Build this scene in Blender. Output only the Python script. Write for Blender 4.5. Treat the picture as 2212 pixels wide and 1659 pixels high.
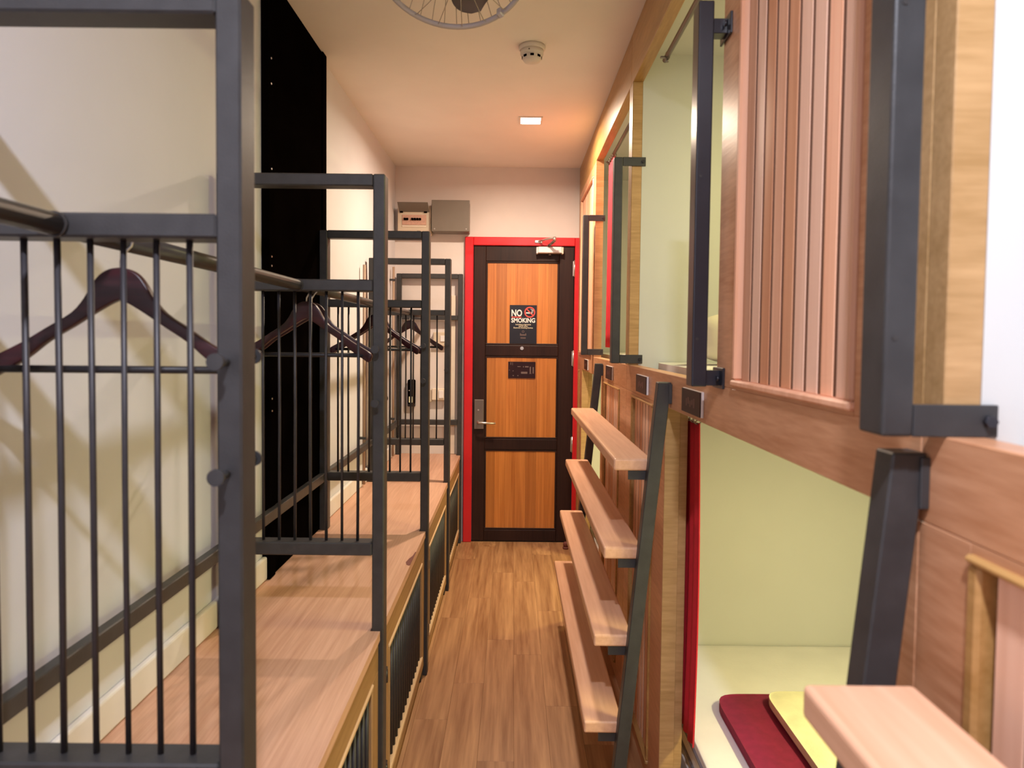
import bpy, bmesh, math, random
from mathutils import Vector, Matrix

random.seed(7)
for o in list(bpy.data.objects):
    bpy.data.objects.remove(o)
SC = bpy.context.scene
COL = SC.collection
R = math.radians

# ------------------------------------------------------------------ camera
cam_d = bpy.data.cameras.new('camera')
cam = bpy.data.objects.new('camera', cam_d)
COL.objects.link(cam)
SC.camera = cam
PITCH, ROLL, YAW = 2.2, 0.62, 0.0
cam_d.sensor_width = 36.0
cam_d.lens = 1500 / 2212 * 36.0
cam_d.shift_y = -40 / 2212
cam_d.shift_x = -2 / 2212
cam_d.clip_start = 0.02
cam.matrix_world = (Matrix.Translation((0, 0, 1.40)) @ Matrix.Rotation(R(YAW), 4, 'Z')
                    @ Matrix.Rotation(R(90 - PITCH), 4, 'X') @ Matrix.Rotation(R(ROLL), 4, 'Z'))
cam_d.dof.use_dof = True
cam_d.dof.focus_distance = 3.9
cam_d.dof.aperture_fstop = 5.6

# ------------------------------------------------------------------ world, light, exposure
w = bpy.data.worlds.new('world'); SC.world = w
w.use_nodes = True
w.node_tree.nodes['Background'].inputs[0].default_value = (1, .93, .88, 1)
w.node_tree.nodes['Background'].inputs[1].default_value = 0.05
SC.view_settings.view_transform = 'Standard'
SC.view_settings.look = 'None'
SC.view_settings.gamma = 1.0
SC.view_settings.use_curve_mapping = False
SC.view_settings.exposure = 1.08
NEAR_COL, FAR_COL = (.84, .87, 1.0), (1.0, .80, .60)
NEAR_W, FAR_W = 24.0, 16.5
POD_COL = (1.0, .91, .42)
POD_W = 6.5

# ------------------------------------------------------------------ materials
def newmat(name):
    m = bpy.data.materials.new(name); m.use_nodes = True
    return m, m.node_tree.nodes, m.node_tree.links, m.node_tree.nodes['Principled BSDF']

def plain(name, col, rough=.5, metal=0., noise=.06, nscale=8., bump=0., emit=None, estr=0., spec=.5):
    m, N, L, P = newmat(name)
    P.inputs['Roughness'].default_value = rough
    P.inputs['Metallic'].default_value = metal
    P.inputs['Specular IOR Level'].default_value = spec
    tc = N.new('ShaderNodeTexCoord')
    nz = N.new('ShaderNodeTexNoise'); nz.inputs['Scale'].default_value = nscale; nz.inputs['Detail'].default_value = 5
    L.new(tc.outputs['Object'], nz.inputs['Vector'])
    cr = N.new('ShaderNodeValToRGB')
    a = [max(0, c * (1 - noise)) for c in col]; b = [min(1, c * (1 + noise)) for c in col]
    cr.color_ramp.elements[0].position = .3; cr.color_ramp.elements[1].position = .7
    cr.color_ramp.elements[0].color = (*a, 1); cr.color_ramp.elements[1].color = (*b, 1)
    L.new(nz.outputs['Fac'], cr.inputs['Fac'])
    L.new(cr.outputs['Color'], P.inputs['Base Color'])
    if bump:
        n2 = N.new('ShaderNodeTexNoise'); n2.inputs['Scale'].default_value = nscale * 12
        L.new(tc.outputs['Object'], n2.inputs['Vector'])
        bp = N.new('ShaderNodeBump'); bp.inputs['Strength'].default_value = bump; bp.inputs['Distance'].default_value = .002
        L.new(n2.outputs['Fac'], bp.inputs['Height']); L.new(bp.outputs['Normal'], P.inputs['Normal'])
    if emit:
        P.inputs['Emission Color'].default_value = (*emit, 1)
        P.inputs['Emission Strength'].default_value = estr
    return m

def wood(name, dark, light, axis='Z', rough=.4, vary=.12, fine=120., coarse=9., stretch=.03, spec=.5, bump=.12, spots=0.):
    """grain streaks run along the axis; each object gets its own offset and tone"""
    m, N, L, P = newmat(name)
    P.inputs['Roughness'].default_value = rough
    P.inputs['Specular IOR Level'].default_value = spec
    tc = N.new('ShaderNodeTexCoord'); oi = N.new('ShaderNodeObjectInfo')
    mul = N.new('ShaderNodeMath'); mul.operation = 'MULTIPLY'; mul.inputs[1].default_value = 37.
    L.new(oi.outputs['Random'], mul.inputs[0])
    add = N.new('ShaderNodeVectorMath'); add.operation = 'ADD'
    L.new(tc.outputs['Object'], add.inputs[0]); L.new(mul.outputs[0], add.inputs[1])
    s = {'X': (stretch, 1, 1), 'Y': (1, stretch, 1), 'Z': (1, 1, stretch)}[axis]
    mp = N.new('ShaderNodeMapping'); mp.inputs['Scale'].default_value = s
    L.new(add.outputs[0], mp.inputs['Vector'])
    n1 = N.new('ShaderNodeTexNoise'); n1.inputs['Scale'].default_value = coarse; n1.inputs['Detail'].default_value = 6; n1.inputs['Roughness'].default_value = .65
    n1.inputs['Distortion'].default_value = .6
    n2 = N.new('ShaderNodeTexNoise'); n2.inputs['Scale'].default_value = fine; n2.inputs['Detail'].default_value = 3
    L.new(mp.outputs[0], n1.inputs['Vector']); L.new(mp.outputs[0], n2.inputs['Vector'])
    mx = N.new('ShaderNodeMix'); mx.data_type = 'FLOAT'; mx.inputs[0].default_value = .4
    L.new(n1.outputs['Fac'], mx.inputs[2]); L.new(n2.outputs['Fac'], mx.inputs[3])
    cr = N.new('ShaderNodeValToRGB')
    cr.color_ramp.elements[0].position = .36; cr.color_ramp.elements[1].position = .64
    cr.color_ramp.elements[0].color = (*dark, 1); cr.color_ramp.elements[1].color = (*light, 1)
    L.new(mx.outputs[0], cr.inputs['Fac'])
    mr = N.new('ShaderNodeMapRange'); mr.inputs[3].default_value = 1 - vary; mr.inputs[4].default_value = 1 + vary
    L.new(oi.outputs['Random'], mr.inputs[0])
    hsv = N.new('ShaderNodeHueSaturation')
    L.new(mr.outputs[0], hsv.inputs['Value']); L.new(cr.outputs['Color'], hsv.inputs['Color'])
    L.new(hsv.outputs['Color'], P.inputs['Base Color'])
    bp = N.new('ShaderNodeBump'); bp.inputs['Strength'].default_value = bump; bp.inputs['Distance'].default_value = .001
    L.new(n2.outputs['Fac'], bp.inputs['Height']); L.new(bp.outputs['Normal'], P.inputs['Normal'])
    return m

M = {}
M['wall'] = plain('white_wall_paint', (.63, .63, .67), .85, nscale=3, noise=.03, bump=.15)
M['endwall'] = plain('pinkish_wall_paint', (.70, .64, .62), .8, nscale=4, noise=.04, bump=.2)
M['ceil'] = plain('ceiling_paint', (.85, .79, .73), .9, nscale=3, noise=.03, bump=.1)
M['pod'] = plain('pod_wall_paint', (.61, .61, .585), .7, nscale=3, noise=.02)
M['skirt'] = plain('skirting_paint', (.72, .69, .67), .55, noise=.05)
M['metal'] = plain('charcoal_powder_coat', (.035, .034, .035), .45, .0, .18, 30, .15)
M['metal_dark'] = plain('black_navy_paint', (.019, .019, .026), .28, .0, .1, 20)
M['rod'] = plain('dark_steel_rod', (.035, .032, .036), .45, .2, .2, 20)
M['pipe'] = plain('grey_brown_pipe', (.052, .048, .046), .35, .3, .2, 14)
M['black'] = plain('matt_black_panel', (.0022, .0014, .0012), .95, 0, .3, 6, spec=.0)
M['chrome'] = plain('brushed_steel', (.70, .67, .63), .28, .9, .04)
M['satin'] = plain('satin_lock_plate', (.22, .18, .16), .38, .7, .08)
M['silver'] = plain('silver_paint', (.74, .72, .72), .35, .3, .04)
M['red'] = plain('red_gloss_paint', (.62, .018, .024), .28, 0, .05, 10)
M['curtain'] = plain('red_curtain_cloth', (.52, .010, .022), .85, 0, .1, 20, .2)
M['maroon'] = plain('maroon_terry', (.21, .008, .046), .95, 0, .12, 40, .6)
M['ycloth'] = plain('pale_yellow_cloth', (.74, .71, .50), .95, 0, .10, 16, .6)
M['sheet'] = plain('white_sheet', (.80, .78, .78), .9, 0, .03, 8, .3)
M['pillow'] = plain('cream_pillow_cloth', (.80, .73, .60), .9, 0, .03, 8, .3)
M['grey'] = plain('grey_piping', (.20, .19, .22), .7)
M['mahog'] = wood('mahogany_hanger', (.018, .004, .006), (.060, .008, .012), 'X', .36, .15, 90, 8, .08)
M['bar'] = plain('dark_trouser_bar', (.016, .014, .016), .5)
M['bench'] = wood('bench_laminate', (.52, .275, .18), (.70, .42, .30), 'Y', .42, .03, 170, 22, .03)
M['front'] = wood('locker_front_veneer', (.27, .145, .055), (.40, .23, .10), 'Y', .45, .06, 150, 16, .05)
M['frontv'] = wood('locker_stile_veneer', (.27, .145, .06), (.42, .245, .115), 'Z', .45, .06, 150, 16, .05)
M['lip'] = wood('pale_wood_edge', (.52, .34, .20), (.66, .46, .29), 'Y', .4, .05)
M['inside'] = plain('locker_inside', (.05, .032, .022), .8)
M['pod_y'] = wood('pod_veneer_along', (.46, .20, .092), (.66, .345, .19), 'Y', .36, .05, 130, 12, .10)
M['pod_x'] = wood('pod_edge_veneer', (.36, .205, .075), (.52, .315, .14), 'X', .42, .05, 130, 18, .12)
M['pod_h'] = wood('header_veneer_along', (.34, .175, .050), (.50, .28, .10), 'Y', .36, .05, 130, 12, .10)
M['slat'] = wood('pink_oak_slat', (.70, .335, .19), (.88, .50, .325), 'Z', .5, .26, 70, 7, .03, spec=.3)
M['slat_pale'] = wood('pale_pink_oak_slat', (.74, .43, .29), (.92, .60, .44), 'Z', .5, .06, 70, 7, .03, spec=.3)
M['slat_dark'] = wood('orange_oak_slat', (.56, .24, .12), (.72, .36, .20), 'Z', .5, .06, 70, 7, .03, spec=.3)
M['tread'] = wood('oak_tread', (.66, .35, .205), (.82, .49, .32), 'Y', .4, .05, 90, 8, .05)
M['doorwood'] = wood('orange_door_board', (.40, .125, .022), (.60, .225, .05), 'Z', .30, .16, 80, 14, .03)
M['doordark'] = wood('dark_stained_door', (.016, .006, .005), (.036, .014, .010), 'Z', .45, .05, 80, 8, .05, spec=.25)
M['plank'] = wood('floor_plank', (.25, .108, .044), (.53, .285, .135), 'Y', .42, .05, 60, 13, .05, bump=.1)
M['subfloor'] = plain('floor_joint', (.26, .13, .06), .8)
M['groove_shade'] = plain('slat_groove_shade', (.16, .062, .028), .6)  # painted shade for the gaps between slats
M['plate'] = plain('maroon_acrylic', (.022, .005, .008), .45, 0, .2, 30, spec=.3)
M['plate_edge'] = plain('white_acrylic_edge', (.80, .76, .76), .4)
M['plate_ink'] = plain('faded_plate_print', (.10, .035, .040), .4)
M['sign'] = plain('sign_black', (.010, .009, .014), .3)
M['sign_w'] = plain('sign_white_print', (.88, .84, .82), .5)
M['sign_r'] = plain('sign_red_print', (.86, .09, .07), .5)
M['sign_t'] = plain('sign_beige_print', (.62, .55, .40), .5)
M['sign_d'] = plain('sign_faded_print', (.16, .11, .10), .5)
M['beige'] = plain('beige_plastic', (.62, .52, .40), .5, 0, .04)
M['beige2'] = plain('cream_plastic', (.76, .66, .54), .45, 0, .04)
M['greybox'] = plain('grey_metal_box', (.17, .145, .12), .42, 0, .05)
M['brkred'] = plain('breaker_label', (.58, .34, .26), .5, 0, .1, 60)
M['smoke'] = plain('smoke_detector_plastic', (.74, .68, .62), .5, 0, .03)
M['fan'] = plain('fan_grey_plastic', (.44, .40, .40), .45, 0, .06)
M['fanwire'] = plain('fan_wire', (.40, .34, .27), .4, .4, .1)
M['glow_n'] = plain('near_diffuser', (.9, .9, .9), .5, emit=(1, .95, .95), estr=9)
M['glow_f'] = plain('far_diffuser', (.9, .9, .9), .5, emit=(1, .93, .87), estr=14)
M['glow_p'] = plain('pod_diffuser', (.9, .9, .8), .5, emit=POD_COL, estr=3)
M['conduit'] = plain('brown_conduit', (.36, .25, .18), .5)
M['chip'] = plain('reddish_chip', (.16, .045, .035), .7)
M['white_label'] = plain('torch_label', (.80, .80, .55), .5)

# ------------------------------------------------------------------ mesh helpers
def box(bm, x0, x1, y0, y1, z0, z1, bev=0., seg=1):
    n0 = len(bm.verts)
    vs = [bm.verts.new((x, y, z)) for x in (x0, x1) for y in (y0, y1) for z in (z0, z1)]
    fs = [(0, 1, 3, 2), (4, 6, 7, 5), (0, 4, 5, 1), (2, 3, 7, 6), (0, 2, 6, 4), (1, 5, 7, 3)]
    F = [bm.faces.new([vs[i] for i in f]) for f in fs]
    if bev:
        E = {e for f in F for e in f.edges}
        bmesh.ops.bevel(bm, geom=list(E), offset=bev, segments=seg, profile=.5, affect='EDGES')

def tube(bm, pts, r, n=8, caps=True):
    pts = [Vector(p) for p in pts]
    rs = r if isinstance(r, (list, tuple)) else [r] * len(pts)
    rings = []
    t0 = (pts[1] - pts[0]).normalized()
    ref = Vector((0, 0, 1)) if abs(t0.z) < .9 else Vector((1, 0, 0))
    u = t0.cross(ref).normalized()
    for i, p in enumerate(pts):
        if i == 0: t = pts[1] - pts[0]
        elif i == len(pts) - 1: t = pts[-1] - pts[-2]
        else: t = (pts[i + 1] - pts[i]).normalized() + (pts[i] - pts[i - 1]).normalized()
        t.normalize()
        u = (u - t * u.dot(t)).normalized(); v = t.cross(u)
        rings.append([bm.verts.new(p + (u * math.cos(a) + v * math.sin(a)) * rs[i]) for a in [2 * math.pi * k / n for k in range(n)]])
    for a, b in zip(rings, rings[1:]):
        for k in range(n):
            f = bm.faces.new((a[k], a[(k + 1) % n], b[(k + 1) % n], b[k])); f.smooth = True
    if caps:
        bm.faces.new(list(reversed(rings[0]))); bm.faces.new(rings[-1])

def lathe(bm, prof, n=24, c=(0, 0, 0)):
    """prof: list of (radius, z) ; closed at the ends"""
    rings = []
    for r, z in prof:
        rings.append([bm.verts.new((c[0] + r * math.cos(2 * math.pi * k / n), c[1] + r * math.sin(2 * math.pi * k / n), c[2] + z)) for k in range(n)])
    for a, b in zip(rings, rings[1:]):
        for k in range(n):
            f = bm.faces.new((a[k], a[(k + 1) % n], b[(k + 1) % n], b[k])); f.smooth = True
    bm.faces.new(list(reversed(rings[0]))); bm.faces.new(rings[-1])

def prism(bm, poly, d0, d1, axis='y'):
    """poly of (a,b) pairs swept along an axis"""
    def pt(a, b, d): return {'y': (a, d, b), 'x': (d, a, b), 'z': (a, b, d)}[axis]
    A = [bm.verts.new(pt(a, b, d0)) for a, b in poly]; B = [bm.verts.new(pt(a, b, d1)) for a, b in poly]
    n = len(poly)
    for i in range(n):
        bm.faces.new((A[i], A[(i + 1) % n], B[(i + 1) % n], B[i]))
    bm.faces.new(list(reversed(A))); bm.faces.new(B)

def fin(name, bm, mat):
    bmesh.ops.recalc_face_normals(bm, faces=bm.faces)
    me = bpy.data.meshes.new(name); bm.to_mesh(me); bm.free()
    if mat: me.materials.append(M[mat] if isinstance(mat, str) else mat)
    return me

def link(name, me, parent=None, loc=(0, 0, 0), rot=(0, 0, 0)):
    o = bpy.data.objects.new(name, me); COL.objects.link(o)
    if parent is not None: o.parent = parent
    o.location = loc; o.rotation_euler = rot
    return o

def obj(name, build, mat, parent=None, loc=(0, 0, 0), rot=(0, 0, 0)):
    bm = bmesh.new(); build(bm)
    return link(name, fin(name, bm, mat), parent, loc, rot)

def bx(name, dims, mat, parent=None, bev=0., seg=1, off=(0, 0, 0)):
    """one box; dims in the coordinates that off is subtracted from; origin at the box centre"""
    x0, x1, y0, y1, z0, z1 = dims
    c = Vector(((x0 + x1) / 2, (y0 + y1) / 2, (z0 + z1) / 2))
    return obj(name, lambda bm: box(bm, x0 - c.x, x1 - c.x, y0 - c.y, y1 - c.y, z0 - c.z, z1 - c.z, bev, seg), mat, parent, c - Vector(off))

def tag(o, label, cat, group=None):
    o['label'] = label; o['category'] = cat
    if group: o['group'] = group
    return o

def thing(name, label, cat, loc=(0, 0, 0), rot=(0, 0, 0), group=None):
    o = bpy.data.objects.new(name, None); COL.objects.link(o)
    o.empty_display_size = .05
    o.location = loc; o.rotation_euler = rot
    return tag(o, label, cat, group)

def struct(o):
    o['kind'] = 'structure'; return o

def copy_tree(o, parent=None):
    c = o.copy(); COL.objects.link(c); c.parent = parent
    for ch in list(o.children): copy_tree(ch, c)
    return c

def text_obj(name, body, size, mat, parent, loc, rot=(math.pi / 2, 0, 0), bold=0., width=None, align='CENTER'):
    cu = bpy.data.curves.new('t', 'FONT'); cu.body = body; cu.size = size; cu.offset = bold
    cu.extrude = .0004; cu.align_x = align; cu.resolution_u = 3
    t = bpy.data.objects.new('t', cu); COL.objects.link(t)
    bpy.context.view_layer.update()
    me = bpy.data.meshes.new_from_object(t.evaluated_get(bpy.context.evaluated_depsgraph_get()))
    bpy.data.objects.remove(t); bpy.data.curves.remove(cu)
    if width:
        xs = [v.co.x for v in me.vertices]; k = width / (max(xs) - min(xs))
        for v in me.vertices: v.co.x *= k
    me.materials.clear(); me.materials.append(M[mat])
    return link(name, me, parent, loc, rot)

# ------------------------------------------------------------------ dimensions of the place
YE, YB = 4.75, -1.60          # end wall with the door, wall behind the camera
XL, XF = -.81, .44            # left wall, front plane of the sleeping pods
ZC = 2.56
XP = 1.40                     # back wall inside the pods

# ------------------------------------------------------------------ room shell
def shell():
    fl = struct(bx('floor', (XL - .1, XP + .1, YB, YE + .05, -.06, -.004), 'subfloor'))
    pw, pl = .122, .93
    offs = [.10, .55, .28, .80, .02, .45, .70, .20]
    me = fin('plank', (lambda b: (box(b, -pw / 2 + .0003, pw / 2 - .0003, -pl / 2 + .0003, pl / 2 - .0003, -.004, 0, .0004), b)[1])(bmesh.new()), 'plank')
    for i in range(8):
        y = YB - offs[i]
        while y < YE:
            a, b_ = max(y, YB), min(y + pl, YE)
            p = link('plank', me, fl, (-.41 + pw * i - fl.location.x, (a + b_) / 2 - fl.location.y, -fl.location.z))
            p.scale.y = (b_ - a) / pl
            y += pl
    struct(bx('ceiling', (XL - .1, XP + .1, YB, YE + .05, ZC, ZC + .08), 'ceil'))
    struct(bx('wall_left', (XL - .1, XL, YB, YE + .05, -.06, ZC), 'wall'))
    struct(bx('wall_right', (XP, XP + .1, YB, YE + .05, -.06, ZC), 'pod'))
    struct(bx('wall_back', (XL - .1, XP + .1, YB - .1, YB, -.06, ZC), 'endwall'))
    # end wall round the doorway
    DX0, DX1, DZ = -.335, .455, 2.09
    def ew(bm):
        box(bm, XL, DX0, YE, YE + .1, 0, ZC)
        box(bm, DX1, XP, YE, YE + .1, 0, ZC)
        box(bm, DX0, DX1, YE, YE + .1, DZ, ZC)
    struct(obj('wall_end', ew, 'endwall'))
    struct(bx('baseboard_left', (XL, XL + .016, YB, YE, .607, .682), 'skirt', bev=.005, seg=2))
shell()

# ------------------------------------------------------------------ door
def door():
    y = YE
    d = thing('door_1', 'orange panelled wooden door in dark stiles with a red frame at the corridor end', 'door', (0, y, 0))
    d['kind'] = 'structure'
    def P(name, dims, mat, par=d, bev=0., seg=1): return bx(name, (dims[0], dims[1], dims[2], dims[3], dims[4], dims[5]), mat, par, bev, seg, off=(0, 0, 0))
    # frame (y local, negative is towards the corridor)
    P('door_frame', (-.333, -.275, -.028, .06, 0, 2.087), 'red', bev=.004)
    P('door_frame', (.412, .454, -.028, .06, 0, 2.087), 'red', bev=.004)
    P('door_frame', (-.275, .412, -.028, .06, 2.030, 2.087), 'red', bev=.004)
    L0, L1 = -.272, .409
    leaf = P('door_leaf', (L0, L1, .006, .04, .008, 2.027), 'doordark')
    lo = leaf.location
    def Q(name, x0, x1, y0, y1, z0, z1, mat, bev=0., par=leaf):
        return bx(name, (x0, x1, y0, y1, z0, z1), mat, par, bev, 2, off=lo)
    px0, px1 = -.190, .308
    Q('stile', L0, px0, -.012, .006, .008, 2.027, 'doordark', .004)
    Q('stile', px1, L1, -.012, .006, .008, 2.027, 'doordark', .004)
    rails = [(1.925, 2.027), (1.283, 1.357), (.640, .714), (.008, .085)]
    for a, b in rails: Q('rail', px0, px1, -.012, .006, a, b, 'doordark', .004)
    nb = 7; bw = (px1 - px0) / nb
    for (z0, z1) in ((1.357, 1.925), (.714, 1.283), (.085, .640)):
        for k in range(nb):
            Q('panel_board', px0 + k * bw + .0002, px0 + (k + 1) * bw - .0002, -.002 - .0006 * (k % 2), .006, z0, z1, 'doorwood')
        for (a0, a1, c0, c1) in ((px0, px1, z0, z0 + .012), (px0, px1, z1 - .012, z1), (px0, px0 + .012, z0 + .012, z1 - .012), (px1 - .012, px1, z0 + .012, z1 - .012)):
            Q('bead', a0, a1, -.008, -.002, c0, c1, 'doordark', .003)
    # lock
    pl = bx('lock_plate', (-.260, -.196, -.034, -.012, .782, .984), 'satin', d, .003, 2)
    pl['label'] = 'satin steel lock plate'
    def lever(bm):
        tube(bm, [(-.006, .004, -.05), (-.006, -.035, -.05), (.002, -.052, -.052), (.016, -.056, -.053), (.115, -.056, -.055)], .0075, 10)
    lv = obj('lever', lever, 'chrome', pl); lv['label'] = 'bright steel lever handle'
    obj('keyhole', lambda bm: tube(bm, [(0, 0, 0), (0, -.014, 0)], .006, 10), 'chrome', pl, (-.004, 0, .030))
    # spy hole
    obj('peephole', lambda bm: (tube(bm, [(0, 0, 0), (0, -.006, 0)], .012, 14), tube(bm, [(0, -.006, 0), (0, -.009, 0)], .007, 12)), 'chrome', d, (.060, -.012, 1.336))
    # hinges on the right
    for z in (1.88, 1.27, .68):
        obj('hinge', lambda bm: (tube(bm, [(0, 0, -.055), (0, 0, .055)], .006, 10), box(bm, -.011, .004, .004, .008, -.05, .05)), 'chrome', d, (.411, -.020, z))
    # closer
    cb = bx('closer_body', (.160, .322, -.072, -.012, 1.977, 2.020), 'silver', d, .006, 2)
    cl = cb.location
    bx('end_cap', (.148, .162, -.068, -.014, 1.972, 2.018), 'silver', cb, .005, 2, off=cl)
    bx('end_cap', (.320, .332, -.068, -.014, 1.972, 2.018), 'beige2', cb, .004, 2, off=cl)
    obj('closer_arm', lambda bm: (box(bm, .222, .240, -.05, -.034, 2.018, 2.030),
        tube(bm, [(.231, -.045, 2.028), (.262, -.20, 2.040)], .009, 8)), 'satin', cb, -cl)
    obj('closer_arm', lambda bm: (tube(bm, [(.262, -.20, 2.040), (.262, -.20, 2.066)], .011, 10),
        tube(bm, [(.262, -.20, 2.060), (.210, -.13, 2.060), (.165, -.034, 2.058)], .006, 8),
        box(bm, .138, .190, -.036, -.028, 2.048, 2.068, .003)), 'chrome', cb, -cl)
    obj('adjusting_screw', lambda bm: tube(bm, [(0, 0, 0), (0, 0, -.012)], .010, 10), 'satin', cb, (.0, .0, -.0215))
door()

def door_signs():
    y = YE - .006
    s = thing('no_smoking_sign', 'black no smoking sign with red symbol on the upper door panel', 'sign', (.067, y, 1.368))
    # sign stands proud of the boards
    bx('sign_board', (-.092, .092, -.004, .004, 0, .262), 'sign', s, .001)
    f = -.0052
    text_obj('lettering', 'NO', .062, 'sign_w', s, (-.045, f, .187), bold=.0018, width=.072)
    bx('red_bar', (-.080, -.012, f - .0004, f + .0006, .177, .183), 'sign_r', s)
    text_obj('lettering', 'SMOKING', .042, 'sign_w', s, (0.0, f, .144), bold=.0012, width=.163)
    text_obj('lettering', 'including e-cigarettes', .0130, 'sign_t', s, (0, f, .126), bold=.0004, width=.105)
    text_obj('lettering', 'and all other', .0130, 'sign_t', s, (0, f, .115), bold=.0004, width=.062)
    text_obj('lettering', 'Electronic Smoking Devices', .0130, 'sign_t', s, (0, f, .1035), bold=.0004, width=.132)
    def ring(bm, r0=.037, r1=.029, n=32):
        for k in range(n):
            a, b = 2 * math.pi * k / n, 2 * math.pi * (k + 1) / n
            q = [bm.verts.new((r * math.cos(t), 0, r * math.sin(t))) for r, t in ((r0, a), (r0, b), (r1, b), (r1, a))]
            bm.faces.new(q)
        c = math.cos(math.pi / 4)
        p = [(-.033 * c - .0035 * c, .033 * c - .0035 * c), (-.033 * c + .0035 * c, .033 * c + .0035 * c), (.033 * c + .0035 * c, -.033 * c + .0035 * c), (.033 * c - .0035 * c, -.033 * c - .0035 * c)]
        prism(bm, p, -.0002, .0003)
    obj('ban_ring', ring, 'sign_r', s, (.044, f - .0006, .214))
    obj('cigarette', lambda bm: (prism(bm, [(-.026, -.009), (.004, -.009), (.004, -.001), (-.026, -.001)], -.0002, .0003),
        prism(bm, [(.007, -.009), (.017, -.009), (.017, -.001), (.007, -.001)], -.0002, .0003)), 'sign_w', s, (.044, f - .0003, .214))
    obj('smoke_curl', lambda bm: (tube(bm, [(.016, 0, .003), (.012, 0, .010), (.018, 0, .014), (.012, 0, .022), (.004, 0, .024)], .0018, 5),
        tube(bm, [(.021, 0, .000), (.020, 0, .008), (.024, 0, .012), (.019, 0, .020)], .0016, 5)), 'sign_w', s, (.044, f + .001, .212))
    def emblem(bm):
        for k in range(16):
            a, b = 2 * math.pi * k / 16, 2 * math.pi * (k + 1) / 16
            bm.faces.new([bm.verts.new((r * math.cos(t), 0, .082 + r * math.sin(t))) for r, t in ((.008, a), (.008, b), (.0055, b), (.0055, a))])
        for x, h in ((-.018, .016), (-.011, .010), (-.004, .010), (.003, .010), (.010, .010), (.018, .016)):
            prism(bm, [(x - .0025, .054), (x + .0025, .054), (x + .0025, .054 + h), (x - .0025, .054 + h)], -.0002, .0002)
        for z in (.040, .034):
            prism(bm, [(-.018, z), (.018, z), (.018, z + .003), (-.018, z + .003)], -.0002, .0002)
    obj('emblem', emblem, 'sign_d', s, (0, f, 0))
    n = thing('notice_plate', 'small dark maroon notice plate below the no smoking sign', 'sign', (.061, y, 1.132))
    bx('plate', (-.093, .093, -.004, .004, 0, .112), 'plate', n, .001)
    def marks(bm):
        for (a, b, c, d_) in ((-.030, -.008, .076, .081), (.008, .014, .074, .082), (.022, .046, .074, .082), (-.005, .038, .030, .044),
                              (.054, .062, .032, .078), (.074, .082, .032, .076), (.052, .066, .030, .034), (-.062, -.054, .014, .020),
                              (-.030, -.023, .014, .020), (-.078, -.073, .090, .108), (-.065, -.062, .088, .108), (-.088, -.082, .052, .056), (-.062, -.057, .046, .052)):
            prism(bm, [(a, c), (b, c), (b, d_), (a, d_)], -.0056, -.004)
    obj('print', marks, 'sign_d', n)['kind'] = 'stuff'
door_signs()

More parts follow.
